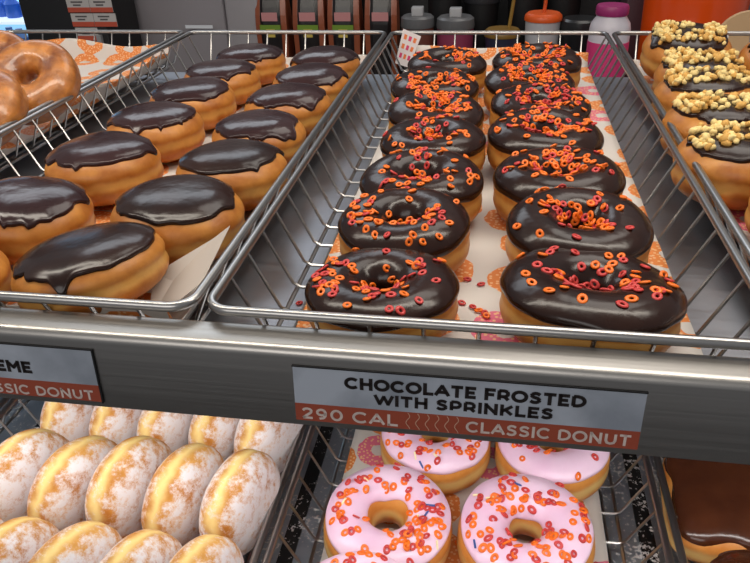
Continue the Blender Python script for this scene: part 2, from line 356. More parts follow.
s1, b1 = sign(0.0490, 0.2092, 'price sign reading chocolate frosted with sprinkles, 290 cal')
b1.build('sign_edge', M['black'], s1, False)
text_mesh('CHOCOLATE FROSTED', 0.0744, 0.1836, 0.0036, 0.0103, M['ink'], s1, 'sign_text')
text_mesh('WITH SPRINKLES', 0.0885, 0.1700, 0.0119, 0.0182, M['ink'], s1, 'sign_text')
text_mesh('290 CAL', 0.0523, 0.0989, 0.0229, 0.0296, M['ink_light'], s1, 'sign_text', 0.20)
text_mesh('CLASSIC DONUT', 0.1318, 0.2054, 0.0229, 0.0292, M['ink_light'], s1, 'sign_text', 0.20)
wv = MB()
for k in range(6):
    xc = 0.1040 + k*0.0046
    pts = [(xc + 0.0009*math.sin(t/14*2*math.pi*1.25), -0.0212-0.0092*t/14, 0.0008) for t in range(15)]
    wv.tube(pts, 0.00022, 5)
wv.build('wavy_lines', M['ink_tan'], s1)
s0, b0 = sign(-0.2140, -0.0535, 'price sign left of centre, its visible text ending EME over classic donut')
b0.box((-0.0535, -0.0312, 0), (-0.0527, 0.0007, 0.0012)).build('sign_edge', M['black'], s0, False)
text_mesh('KREME', -0.1225, -0.0895, 0.0095, 0.0166, M['ink'], s0, 'sign_text')
text_mesh('CLASSIC DONUT', -0.1320, -0.0578, 0.0240, 0.0300, M['ink_light'], s0, 'sign_text', 0.20)

# ------------------------------------------------------------------ wire baskets
def rounded_loop(x0, x1, y0, y1, z, r, n=6):
    pts = []
    for cx, cy, a0 in ((x1-r, y0+r, -90), (x1-r, y1-r, 0), (x0+r, y1-r, 90), (x0+r, y0+r, 180)):
        for i in range(n+1):
            a = math.radians(a0+90*i/n); pts.append((cx+r*math.cos(a), cy+r*math.sin(a), z))
    return pts
def make_basket():
    root = empty('wire_basket')
    MB().tube(rounded_loop(0, BW, 0, LB, 0, 0.012), 0.0027, 10, True).build('rim', M['wire'], root)
    MB().tube(rounded_loop(FE, BW-FE, FE, LB-FE, -FD-0.0018, 0.014), 0.0014, 6, True).build('base_ring', M['wire'], root)
    rw = 0.00115; n = 23
    w1 = MB().tube([(0.0005, 0, 0.0), (FE-0.002, 0, -FD+0.003), (FE+0.003, 0, -FD), (BW-FE-0.003, 0, -FD), (BW-FE+0.002, 0, -FD+0.003), (BW-0.0005, 0, 0)], rw, 6)
    a = w1.build('cross_wire', M['wire'], root); a.location = (0, 0.0340, 0)
    for i in range(1, n):
        c = a.copy(); COL.objects.link(c); c.parent = root; c.location = (0, 0.0340+0.0284*i, 0)
        if c.location.y > LB-0.012: c.location.y = LB-0.0135
    w2 = MB().tube([(0, 0.0005, 0.0), (0, FE-0.002, -FD+0.001), (0, FE+0.003, -FD-0.0022), (0, LB-FE-0.003, -FD-0.0022), (0, LB-FE+0.002, -FD+0.001), (0, LB-0.0005, 0)], rw, 6)
    b = w2.build('long_wire', M['wire'], root); b.location = (0.0290, 0, 0)
    for i in range(1, 9):
        c = b.copy(); COL.objects.link(c); c.parent = root; c.location = (0.0290+0.0265*i, 0, 0)
    return root
def copy_tree(o, parent=None):
    c = o.copy(); COL.objects.link(c)
    if parent is not None: c.parent = parent
    for ch in list(o.children): copy_tree(ch, c)
    return c
bk = make_basket()
BASK = [
    ((0, 0, 0), 'chrome wire basket holding the chocolate frosted donuts with orange sprinkles'),
    ((-PITCH, 0, 0), 'chrome wire basket holding the round filled donuts with smooth chocolate tops'),
    ((-2*PITCH, 0, 0), 'chrome wire basket of glazed ring donuts at the far upper left'),
    ((PITCH, 0, 0), 'chrome wire basket holding the crumb topped chocolate donuts at upper right'),
    ((0, -0.1, LOWZ), 'chrome wire basket holding the pink frosted donuts on the lower shelf'),
    ((-PITCH, -0.1, LOWZ), 'chrome wire basket holding the powdered sugar donuts on the lower shelf'),
    ((-2*PITCH, -0.1, LOWZ), 'empty looking chrome wire basket at the far left of the lower shelf'),
    ((PITCH, -0.1, LOWZ), 'chrome wire basket with the chocolate square at the lower right'),
]
for i, (loc, lab) in enumerate(BASK):
    b = bk if i == 0 else copy_tree(bk)
    b.location = loc; tag(b, lab, 'basket', 'wire display baskets')

# ------------------------------------------------------------------ paper liners
def liner(name, origin, xl, xr, hl, hr, hf, hb, seed, mat, label, notch=None):
    """sheet on the basket bottom; hl/hr/hf/hb = how far it climbs the left/right/front/back wall (path length)"""
    rnd = np.random.RandomState(seed)
    base = -0.0345
    yf, yb = FE+0.004, LB-FE-0.005
    sl = FE/FD; cs = 1/math.hypot(1, sl)
    # coordinates along the sheet
    us = list(np.linspace(xl-hl, xl, 5)[:-1]) if hl > 0 else []
    us += list(np.linspace(xl, xr, 26)); us += list(np.linspace(xr, xr+hr, 5)[1:]) if hr > 0 else []
    vs = list(np.linspace(yf-hf, yf, 5)[:-1]) if hf > 0 else []
    vs += list(np.linspace(yf, yb, 60)); vs += list(np.linspace(yb, yb+hb, 7)[1:]) if hb > 0 else []
    ph = rnd.rand(8)*6.28
    V = []; UVs = []
    for v in vs:
        for u in us:
            x, y, z = u, v, base; wob = 0.55 + 0.45*math.sin(v*24+ph[0])*math.sin(v*9+ph[1])
            wob2 = 0.8 + 0.2*math.sin(u*30+ph[2])*math.sin(u*11+ph[3])
            if u < xl: dd = (xl-u)*(wob if hl > 0.02 else 1); x = xl - dd*sl*cs*0.85; z += dd*cs
            if u > xr: dd = (u-xr)*wob; x = xr + dd*sl*cs*0.85; z += dd*cs
            dz = 0
            if v < yf: dd = (yf-v)*wob2; y = yf - dd*sl*cs*0.85; dz = dd*cs
            if v > yb: dd = (v-yb)*wob2; y = yb + dd*sl*cs*0.85; dz = dd*cs
            z = max(z, base+dz) + 0.00035*math.sin(u*90+ph[4])*math.sin(v*70+ph[5])
            V.append((x, y, z)); UVs.append((u+seed*0.37, v+seed*0.71))
    nu = len(us); F = [(j*nu+i, j*nu+i+1, (j+1)*nu+i+1, (j+1)*nu+i) for j in range(len(vs)-1) for i in range(nu-1)]
    me = mesh(name, V, F, mat); ul = me.uv_layers.new(name='UVMap')
    for lp in me.loops: ul.data[lp.index].uv = UVs[lp.vertex_index]
    o = link(name, me); o.location = origin; tag(o, label, 'paper liner', 'printed paper liners')
    so = o.modifiers.new('thickness', 'SOLIDIFY'); so.thickness = 0.0003
    return o
xi, xo = FE+0.003, BW-FE-0.003
liner('paper_liner', (0, 0, 0), 0.033, xo+0.002, 0, 0, 0.004, 0.026, 1, M['paper'], 'donut printed paper under the chocolate frosted sprinkle donuts')
liner('paper_liner', (-PITCH, 0, 0), xi+0.020, xo-0.001, 0.0, 0.018, 0.033, 0.012, 2, M['paper'], 'donut printed paper under the filled donuts, folded up at the front')
liner('paper_liner', (-2*PITCH, 0, 0), xi, xo-0.001, 0.02, 0.026, 0.02, 0.032, 3, M['paper'], 'donut printed paper rising behind the glazed ring donuts')
liner('paper_liner', (PITCH, 0, 0), xi+0.001, xo, 0.022, 0.01, 0.02, 0.012, 4, M['paper'], 'donut printed paper under the crumb topped donuts')
liner('paper_liner', (0, -0.1, LOWZ), xi+0.006, xo-0.010, 0, 0, 0.01, 0.02, 5, M['paper_pink'], 'donut printed paper under the pink frosted donuts')
liner('paper_liner', (PITCH, -0.1, LOWZ), xi, xo, 0.004, 0.01, 0.01, 0.02, 6, M['paper'], 'donut printed paper under the chocolate square at lower right')
liner('paper_liner', (-PITCH, -0.1, LOWZ), xi, xo, 0.006, 0.004, 0.01, 0.02, 9, M['paper'], 'printed paper hidden beneath the powdered sugar donuts')

# folded corner of the liner of the filled donuts
fc = MB()
fc.add([(-0.060, 0.064, -0.020), (-0.0275, 0.082, -0.004), (-0.0165, 0.085, 0.004), (-0.0185, 0.040, -0.009), (-0.050, 0.026, -0.032), (-0.047, 0.060, -0.022)],
       [(0, 5, 1), (5, 3, 2, 1), (0, 4, 5), (4, 3, 5)])
fo = fc.build('folded_paper_corner', simple('plain_liner_paper', lin(186, 176, 166), 0.6), None, False)
tag(fo, 'folded plain paper corner standing beside the front filled donut', 'paper')
fo.modifiers.new('t', 'SOLIDIFY').thickness = 0.0003

# ------------------------------------------------------------------ donuts
def fnoise(seed, harmonics, amp):
    r = random.Random(seed); cs = [(k, r.uniform(-1, 1)/(1+0.35*k), r.uniform(0, 6.28)) for k in harmonics]
    return lambda t: amp*sum(a*math.sin(k*t+p) for k, a, p in cs)
def sgn_pow(c, e): return math.copysign(abs(c)**e, c)
class Ring:
    """ring donut surface; th around, ph = 0 outwards, 90 up, 180 towards the hole"""
    def __init__(s, seed, R=0.0275, a=0.0170, b=0.0195):
        s.R, s.a, s.b = R, a, b*0.96; s.n1 = fnoise(seed, (1, 2, 3, 5), 0.0007); s.n2 = fnoise(seed+1, (1, 2, 3, 4), 0.0008); s.n3 = fnoise(seed+5, (4, 7, 9), 0.00025)
    def p(s, th, ph):
        c, q = math.cos(ph), math.sin(ph)
        r = s.a*sgn_pow(c, 0.86); z = s.b*sgn_pow(q, 0.9 if q > 0 else 0.72)
        zz = z/s.b
        r -= (0.0011*math.exp(-(zz/0.16)**2) if c > 0 else 0)
        rr = s.R + r + s.n1(th)*(1 if c > 0 else 0.6) + s.n3(th*1.0+zz*2)
        z += s.n2(th)*max(0, q)
        return Vector((rr*math.cos(th), rr*math.sin(th), z))
    def nrm(s, th, ph):
        e = 1e-3; du = s.p(th+e, ph)-s.p(th-e, ph); dv = s.p(th, ph+e)-s.p(th, ph-e)
        n = du.cross(dv); return n.normalized()
    def dough(s, nt=72, npz=36):
        v = [s.p(2*math.pi*i/nt, 2*math.pi*j/npz) for i in range(nt) for j in range(npz)]
        f = [(i*npz+j, ((i+1) % nt)*npz+j, ((i+1) % nt)*npz+(j+1) % npz, i*npz+(j+1) % npz) for i in range(nt) for j in range(npz)]
        return v, f
class Puff:
    """filled round donut; th around, ph from 0 (top pole) to pi"""
    def __init__(s, seed, R=0.043, b=0.0215, ex=0.68, ez=0.80, groove=0.0016):
        s.R, s.b, s.ex, s.ez, s.g = R, b, ex, ez, groove; s.n1 = fnoise(seed, (1, 2, 3, 5), 0.0011); s.n2 = fnoise(seed+1, (1, 2, 3), 0.0011); s.n3 = fnoise(seed+4, (5, 8, 11), 0.0003)
    def p(s, th, ph):
        c, q = math.cos(ph), math.sin(ph)
        z = s.b*sgn_pow(c, s.ez); r = s.R*sgn_pow(max(q, 0), s.ex); k = r/s.R
        r += (s.n1(th)+s.n3(th+z*60))*k**2 - s.g*math.exp(-(z/0.0035)**2)
        z += s.n2(th)*k*max(0, c)
        return Vector((r*math.cos(th), r*math.sin(th), z))
    def nrm(s, th, ph):
        e = 2e-3; ph = min(max(ph, 0.03), 3.1); du = s.p(th+e, ph)-s.p(th-e, ph); dv = s.p(th, ph+e)-s.p(th, ph-e)
        n = dv.cross(du); n = n.normalized(); return n if n.dot(Vector((math.cos(th)*math.sin(ph), math.sin(th)*math.sin(ph), math.cos(ph)))) > 0 else -n
    def dough(s, nt=64, npz=36):
        v = []; f = []
        for j in range(1, npz):
            for i in range(nt): v.append(s.p(2*math.pi*i/nt, math.pi*j/npz))
        v.append(Vector((0, 0, s.b))); v.append(Vector((0, 0, -s.b))); T = len(v)-2
        for j in range(npz-2):
            for i in range(nt): f.append((j*nt+i, (j+1)*nt+i, (j+1)*nt+(i+1) % nt, j*nt+(i+1) % nt))
        for i in range(nt): f.append((T, i, (i+1) % nt)); f.append((T+1, (npz-2)*nt+(i+1) % nt, (npz-2)*nt+i))
        return v, f
def ring_icing(d, seed, lo=18, hi=205, T=0.0021, wav=9, wavi=6):
    """returns mesh data and a function (th, s) -> point, normal on its top"""
    no = fnoise(seed+20, (2, 3, 5, 7, 11), wav*0.5); ni = fnoise(seed+30, (2, 3, 4), wavi*0.6); tb = fnoise(seed+40, (2, 3, 5), 0.00035)
    def top(th, s):
        a = math.radians(lo + no(th)); b = math.radians(hi + ni(th)); ph = a + (b-a)*s
        k = max(0.0, 1-abs(2*s-1)**7)**0.5; n = d.nrm(th, ph)
        lip = 0.0006*math.exp(-((s-0.07)/0.05)**2)
        return d.p(th, ph) + n*(T*k + lip + tb(th+3*s)*k - 0.0001), n
    nt, ns = 96, 30; v = []; f = []
    for i in range(nt):
        th = 2*math.pi*i/nt
        for j in range(ns+1): v.append(top(th, 0.5-0.5*math.cos(math.pi*j/ns))[0])
    m_ = ns+1
    f = [(i*m_+j, ((i+1) % nt)*m_+j, ((i+1) % nt)*m_+j+1, i*m_+j+1) for i in range(nt) for j in range(ns)]
    return v, f, top
def puff_icing(d, seed, tmax=0.98, T=0.0023, wav=0.14, drips=2):
    rr = random.Random(seed+9); no = fnoise(seed+21, (1, 2, 3, 5, 8, 13, 19), wav*0.75); tb = fnoise(seed+41, (1, 2, 4), 0.0005)
    dr = [(rr.uniform(0, 6.28), rr.uniform(0.15, 0.35), rr.uniform(0.10, 0.2)) for _ in range(drips)] + [(rr.uniform(0, 6.28), rr.uniform(-0.10, 0.16), rr.uniform(0.03, 0.09)) for _ in range(12)]
    def edge(th):
        e = tmax*(1+no(th))
        for c, h, w_ in dr:
            dd = (th-c+math.pi) % (2*math.pi)-math.pi; e += h*math.exp(-(dd/w_)**2)
        return e
    def top(th, s):
        ph = s*edge(th); k = max(0.0, 1-s**9)**0.5; n = d.nrm(th, ph) if s > 0.04 else Vector((0, 0, 1))
        return d.p(th, max(ph, 1e-4)) + n*(T*k + 0.0006*math.exp(-((s-0.93)/0.05)**2) + tb(th)*s*k - 0.0001), n
    nt, ns = 160, 24; v = [d.p(0, 0)+Vector((0, 0, T))]; f = []
    for j in range(1, ns+1):
        for i in range(nt): v.append(top(2*math.pi*i/nt, math.sin(0.5*math.pi*j/ns))[0])
    for i in range(nt): f.append((0, 1+i, 1+(i+1) % nt))
    for j in range(ns-1):
        for i in range(nt): f.append((1+j*nt+i, 1+(j+1)*nt+i, 1+(j+1)*nt+(i+1) % nt, 1+j*nt+(i+1) % nt))
    return v, f, top

# sprinkle and crumb meshes, shared
def ring_sprinkle(mat, name):
    v = []; f = []; n, k = 14, 6
    for i in range(n):
        a = 2*math.pi*i/n
        for j in range(k):
            b = 2*math.pi*j/k; r = 0.00150 + 0.00082*math.cos(b)
            v.append((r*math.cos(a)*1.18, r*math.sin(a)*0.92, 0.00065*math.sin(b)))
    for i in range(n):
        for j in range(k): f.append((i*k+j, ((i+1) % n)*k+j, ((i+1) % n)*k+(j+1) % k, i*k+(j+1) % k))
    return mesh(name, v, f, mat)
SPO = ring_sprinkle(M['sp_orange'], 'sprinkle_orange'); SPR = ring_sprinkle(M['sp_red'], 'sprinkle_red')
def rod(mat, name):
    b = MB().tube([(-0.0024, 0, 0), (-0.0021, 0, 0.0), (0.0021, 0, 0), (0.0024, 0, 0)], 0.0006, 8); return mesh(name, b.v, b.f, mat)
RODS = [rod(M['sp_blue'], 'rod_blue'), rod(M['sp_white'], 'rod_white')]
def crumb_mesh(seed, mat):
    rr = random.Random(seed); v = []; f = []; n, k = 9, 6
    for j in range(1, k):
        for i in range(n):
            a = 2*math.pi*i/n; t = math.pi*j/k; q = 0.0021*(1+rr.uniform(-0.24, 0.24))
            v.append((q*math.sin(t)*math.cos(a)*1.25, q*math.sin(t)*math.sin(a), q*0.85*math.cos(t)))
    v.append((0, 0, 0.0019)); v.append((0, 0, -0.0019)); T = len(v)-2
    for j in range(k-2):
        for i in range(n): f.append((j*n+i, (j+1)*n+i, (j+1)*n+(i+1) % n, j*n+(i+1) % n))
    for i in range(n): f.append((T, i, (i+1) % n)); f.append((T+1, (k-2)*n+(i+1) % n, (k-2)*n+i))
    return mesh('crumb', v, f, mat)
CRUMBS = [crumb_mesh(i, M['crumb'] if i % 3 else M['crumb2']) for i in range(6)]

def place_on(top, th, s, me, name, parent, rr, lift, tilt=0.35, scale=1.0):
    p, n = top(th, s)
    o = link(name, me, parent)
    q = n.to_track_quat('Z', 'Y'); e = Euler((rr.gauss(0, tilt), rr.gauss(0, tilt), rr.uniform(0, 6.28)))
    o.rotation_mode = 'QUATERNION'; o.rotation_quaternion = q @ e.to_quaternion(); o.location = p + n*lift
    o.scale = (scale,)*3
    return o
def scatter_sprinkles(top, parent, rr, count, clusters, orange=0.6, rods=0.0, smin=0.16, smax=0.80, facing=None):
    pts = []; tries = 0
    while len(pts) < count and tries < count*14:
        tries += 1
        if clusters and rr.random() < 0.72:
            c = rr.choice(clusters); th = math.radians(rr.gauss(c[0], c[2])); s = rr.gauss(c[1], c[3])
        else:
            th = rr.uniform(0, 2*math.pi); s = rr.uniform(smin, smax)
        if not smin <= s <= smax: continue
        p, n = top(th, s)
        near = sum(1 for q in pts if (q-p).length < 0.0026)
        if near > 1 or (near == 1 and rr.random() < 0.6): continue
        pts.append(p)
        if rr.random() < rods: me, lift = rr.choice(RODS), 0.0005
        else: me, lift = (SPO if rr.random() < orange else SPR), 0.0004 + 0.0011*near
        place_on(top, th, s, me, 'sprinkle', parent, rr, lift, 0.28 + 0.25*near, rr.uniform(1.08, 1.28))

def ring_donut(loc, rot, scale, seed, icing, dmat, label, group, icing_args=None, sprinkles=None, name='frosted_donut'):
    root = empty(name, loc, rot); root.scale = (scale,)*3
    d = Ring(seed); v, f = d.dough(); link('dough', mesh('dough', v, f, dmat), root)
    v, f, top = ring_icing(d, seed, **(icing_args or {})); link('icing', mesh('icing', v, f, icing), root)
    if sprinkles: scatter_sprinkles(top, root, random.Random(seed*13+5), **sprinkles)
    tag(root, label, 'donut', group); return root

R_ = math.radians
BZ = -0.0333       # top of the liner inside a basket
def ring_z(scale, tilt=0.0): return BZ + 0.0192*scale + abs(math.sin(tilt))*0.025
# ---- centre basket, two rows of chocolate sprinkle rings.  (x, y, diameter, count, clusters (theta, s, sd, sd), orange share)
GA = 'chocolate frosted sprinkle donuts'
ordA = ['front', 'second', 'third', 'fourth', 'fifth', 'sixth', 'rearmost']
FR = -90
rowA = [
    (0.0815, 0.0470, 0.0840, 66, [(-140, .35, 30, .14), (-100, .5, 22, .10), (-60, .5, 20, .12), (15, .5, 12, .12), (165, .35, 16, .12), (-150, .25, 18, .07)], .58),
    (0.0848, 0.1170, 0.0835, 64, [(-140, .38, 28, .14), (-95, .62, 30, .08), (-20, .45, 30, .12), (180, .35, 22, .10)], .60),
    (0.0890, 0.1850, 0.0865, 58, [(-110, .55, 30, .10), (-100, .30, 26, .10), (-30, .35, 20, .10), (90, .5, 20, .1)], .55),
    (0.0893, 0.2690, 0.0845, 60, [(-120, .60, 28, .10), (100, .55, 40, .14), (-60, .45, 30, .12)], .62),
    (0.0850, 0.3420, 0.0860, 96, [(-150, .45, 35, .16), (-60, .5, 30, .14), (-15, .4, 25, .12), (90, .5, 25, .1)], .78),
    (0.0770, 0.4230, 0.0880, 88, [(-160, .45, 35, .14), (-90, .6, 30, .14), (-20, .35, 25, .12), (20, .5, 25, .12)], .78),
    (0.0830, 0.5140, 0.0880, 62, [(20, .5, 25, .12), (-160, .4, 22, .12), (60, .5, 22, .12), (-90, .75, 60, .04)], .80),
]
rowB = [
    (0.1915, 0.0520, 0.0940, 60, [(150, .45, 25, .14), (-120, .55, 30, .1), (-60, .5, 25, .12), (-30, .3, 20, .12), (50, .45, 20, .1)], .50),
    (0.1905, 0.1210, 0.0865, 62, [(150, .40, 22, .14), (20, .5, 28, .14), (-60, .55, 30, .12), (90, .6, 30, .08)], .62),
    (0.1835, 0.1960, 0.0890, 86, [(-110, .6, 40, .12), (170, .45, 30, .16), (10, .45, 35, .16), (90, .5, 40, .12)], .70),
    (0.1778, 0.2830, 0.0905, 88, [(-160, .45, 35, .16), (-60, .55, 30, .14), (0, .45, 25, .16), (90, .5, 30, .14)], .68),
    (0.1772, 0.3620, 0.0900, 92, [(-20, .4, 30, .14), (-150, .5, 35, .14), (60, .5, 30, .12)], .62),
    (0.1700, 0.4400, 0.0895, 98, [(20, .5, 40, .18), (150, .5, 35, .16), (-80, .55, 45, .14)], .78),
    (0.1800, 0.5200, 0.0960, 98, [(-30, .4, 40, .16), (-140, .4, 35, .14), (90, .5, 60, .16)], .84),
]
extra = {('A', 0): 'deep dark hole and loops gathered at its front left', ('A', 1): 'loops crowding its left half', ('A', 2): 'sparser loops before its hole',
         ('B', 0): 'widest donut of the basket', ('B', 1): 'loops heaped at its right rear', ('A', 6): 'bare tan patch near its top'}
for side, rows, nm in (('A', rowA, 'left'), ('B', rowB, 'right')):
    for i, (x, y, dia, cnt, cl, orr) in enumerate(rows):
        sc = dia/0.089; seed = 100 + i*7 + (50 if side == 'B' else 0); rr = random.Random(seed)
        tl = rr.uniform(-0.05, 0.05)
        lab = 'chocolate sprinkle ring donut, %s in the %s row of the centre basket' % (ordA[i], nm)
        rd = ring_donut((x, y, ring_z(sc, 0.06) if i else BZ+0.0187*sc*0.84+0.0012), ((0.05+tl*0.5) if i else (-0.035 if side == 'A' else -0.10), tl, 0), sc, seed, M['choc'], M['dough'], lab, GA,
                   dict(lo=18 if i < 4 else 20, hi=212, T=0.0022, wav=14),
                   dict(count=cnt, clusters=cl, orange=orr))
        if i == 0: rd.scale = (sc, sc, sc*0.84)

# ---- lower basket, pink rings
GP = 'pink frosted sprinkle donuts'
pinks = [
    (0.0765, 0.0720, 0.0955, 96, 'pink frosted sprinkle donut with a wide tan hole, left under the price sign', [(120, .5, 35, .14), (0, .5, 35, .14), (-20, .6, 25, .1), (-110, .4, 60, .14)], 0.06, 0.10),
    (0.1750, 0.0740, 0.0975, 96, 'pink frosted donut evenly covered in loop sprinkles, right of the pair in front', [(90, .5, 60, .16), (-160, .4, 40, .16), (-20, .4, 40, .16)], 0.05, 0.05),
    (0.1040, 0.1640, 0.0930, 70, 'pink frosted sprinkle donut half hidden under the middle of the price sign', [(-150, .4, 35, .16), (-30, .4, 35, .16)], 0.05, 0.03),
    (0.1990, 0.1660, 0.0920, 60, 'pink frosted donut with bare glossy right side behind the lower pair', [(-160, .5, 30, .14), (120, .5, 30, .12)], 0.02, 0.02),
    (0.0700, -0.0160, 0.0880, 60, 'pink frosted donut cut off by the bottom edge, nearest on the lower shelf', [(150, .4, 40, .16), (60, .4, 40, .14)], 0.05, 0.05),
]
for i, (x, y, dia, cnt, lab, cl, rods, tl) in enumerate(pinks):
    sc = dia/0.089
    ring_donut((x, y, LOWZ+ring_z(sc, 0.06)+(0.016 if i == 4 else 0)), (0.06, tl-0.05, 0), sc, 300+i*11, M['pink'], M['dough_light'], lab, GP,
               dict(lo=34, hi=140 if i == 0 else 160, T=0.0019, wav=14, wavi=9), dict(count=cnt, clusters=cl, orange=0.56, rods=rods, smin=0.1, smax=0.92))

# ---- left basket, filled rounds
GC = 'chocolate topped filled donuts'
def filled(loc, rot, scale, seed, lab, group=GC, icing='choc_dull', tmax=0.98, name='filled_donut', b=0.0215, wav=0.14, drips=2, dmat='dough'):
    root = empty(name, loc, rot); root.scale = (scale,)*3
    d = Puff(seed, b=b); v, f = d.dough(); link('dough', mesh('dough', v, f, M[dmat]), root)
    v, f, top = puff_icing(d, seed, tmax, wav=wav, drips=drips); link('icing', mesh('icing', v, f, M[icing]), root)
    tag(root, lab, 'donut', group); return root, top
fills = [
    (-0.0900, 0.0490, 0.0890, (-0.13, -0.10, 0.5), 'front', 'right'),
    (-0.0650, 0.1190, 0.0880, (0.05, 0.0, 1.5), 'second', 'right'),
    (-0.0560, 0.1980, 0.0860, (0.03, 0.03, 2.6), 'third', 'right'),
    (-0.0600, 0.2820, 0.0830, (0.0, 0.0, 0.9), 'fourth', 'right'),
    (-0.0575, 0.3640, 0.0860, (0.02, 0.0, 4.2), 'fifth', 'right'),
    (-0.0540, 0.4450, 0.0840, (0.0, 0.02, 5.1), 'sixth', 'right'),
    (-0.0590, 0.5350, 0.0830, (0.0, 0.0, 3.3), 'rearmost', 'right'),
    (-0.1720, 0.0240, 0.0800, (0.0, 0.0, 0.2), 'front', 'left'),
    (-0.1680, 0.1080, 0.0850, (0.08, -0.05, 2.2), 'second', 'left'),
    (-0.1620, 0.2020, 0.0900, (0.04, 0.0, 3.8), 'third', 'left'),
    (-0.1600, 0.2940, 0.0870, (0.0, 0.0, 5.5), 'fourth', 'left'),
    (-0.1600, 0.3790, 0.0870, (0.0, 0.0, 1.2), 'fifth', 'left'),
    (-0.1590, 0.4600, 0.0860, (0.0, 0.0, 0.1), 'sixth', 'left'),
    (-0.1520, 0.5420, 0.0850, (0.03, 0.0, 2.9), 'rearmost', 'left'),
]
for i, (x, y, dia, rot, o_, r_) in enumerate(fills):
    sc = dia/0.0875
    fd = filled((x, y, BZ+0.0212*sc+abs(math.sin(rot[1]))*0.024+abs(math.sin(rot[0]))*0.012), rot, sc, 500+i*9,
           'round chocolate topped filled donut, %s in the %s row of the left basket' % (o_, r_),
           tmax=(1.0, 0.95, 0.93, 0.9, 0.98, 0.95, 1.05)[i % 7], icing='choc_dull' if i > 2 else 'choc')[0]
    if i == 0: fd.scale = (sc, sc, sc*0.86); fd.location.z -= 0.0030

# ---- far left basket, glazed rings leaning on each other
def glazed(loc, rot, sc, seed, lab):
    d = Ring(seed, R=0.0265, a=0.0185, b=0.0170); v, f = d.dough(); o = link('glazed_donut', mesh('glazed_donut', v, f, M['glazed'])); o.location = loc; o.rotation_euler = rot; o.scale = (sc,)*3
    tag(o, lab, 'donut', 'glazed ring donuts')
OX = -PITCH
glz = [
    ((-0.3200, 0.3650, 0.0130), (0.66, 0.05, 0.10), 1.04, 'glazed ring donut with its hole facing out, nearest the basket divider'),
    ((-0.3300, 0.2860, 0.0060), (0.52, -0.05, 0.1), 1.04, 'glazed ring donut leaning before the open holed one, at the left edge'),
    ((-0.3290, 0.2080, -0.0060), (0.30, 0.05, 0.0), 1.0, 'lowest glazed ring donut, behind the divider wires at the left edge'),
    ((-0.4200, 0.4420, 0.0080), (0.66, 0.0, 0.2), 1.03, 'glazed ring donut at the back, cut by the left edge of the photo'),
]
for i, (l, r, s, lab) in enumerate(glz): glazed(l, r, s, 700+i*5, lab)

# ---- right basket, crumb topped
GE = 'crumb topped chocolate donuts'
crumbs = [
    (0.3120, 0.2420, 0.088, 'crumb topped chocolate donut nearest the front of the right basket', (0.0, -0.04, 0)),
    (0.3190, 0.3180, 0.090, 'crumb topped chocolate donut, second from the front of the right basket', (-0.02, -0.04, 1)),
    (0.3250, 0.3980, 0.092, 'crumb topped chocolate donut in the middle of the right basket row', (-0.02, -0.03, 2)),
    (0.3380, 0.4740, 0.090, 'crumb topped chocolate donut, second from the rear of the right basket row', (0.0, -0.02, 3)),
    (0.3420, 0.5640, 0.096, 'crumb topped chocolate donut touching the rear rim beside the orange canister', (0.20, 0.0, 4)),
    (0.4330, 0.5300, 0.092, 'crumb topped chocolate donut at the right edge near the rear rim', (0.12, 0.0, 5)),
    (0.4250, 0.4350, 0.090, 'crumb topped chocolate donut at the right edge, nearer than the rear one', (0.12, 0.0, 5)),
]
for i, (x, y, dia, lab, rot) in enumerate(crumbs):
    sc = dia/0.0875; rr = random.Random(900+i)
    root, top = filled((x, y, BZ+0.0242*sc+abs(math.sin(rot[0]))*0.024), (rot[0], rot[1], 0), sc, 800+i*7, lab, GE, 'choc', 0.84, 'crumb_donut', b=0.0240)
    pts = []
    for t in range(1500):
        if len(pts) >= 99: break
        th = rr.uniform(0, 6.28); s = rr.uniform(0, 1)**0.5*0.86
        p, n = top(th, s)
        if abs(p.y+0.002) > 0.019 or (p.x < -0.033): continue
        near = sum(1 for q in pts if (q-p).length < 0.0034)
        if near > 3: continue
        pts.append(p); place_on(top, th, s, rr.choice(CRUMBS), 'crumb', root, rr, 0.0007+0.0013*near, 0.5, rr.uniform(0.9, 1.5))
filled((0.3420, 0.1640, BZ+0.0215), (0.05, 0, 0), 0.99, 877, 'plain chocolate topped donut cut by the right edge, in front of the crumb donuts', 'chocolate topped filled donuts', 'choc', 0.95)

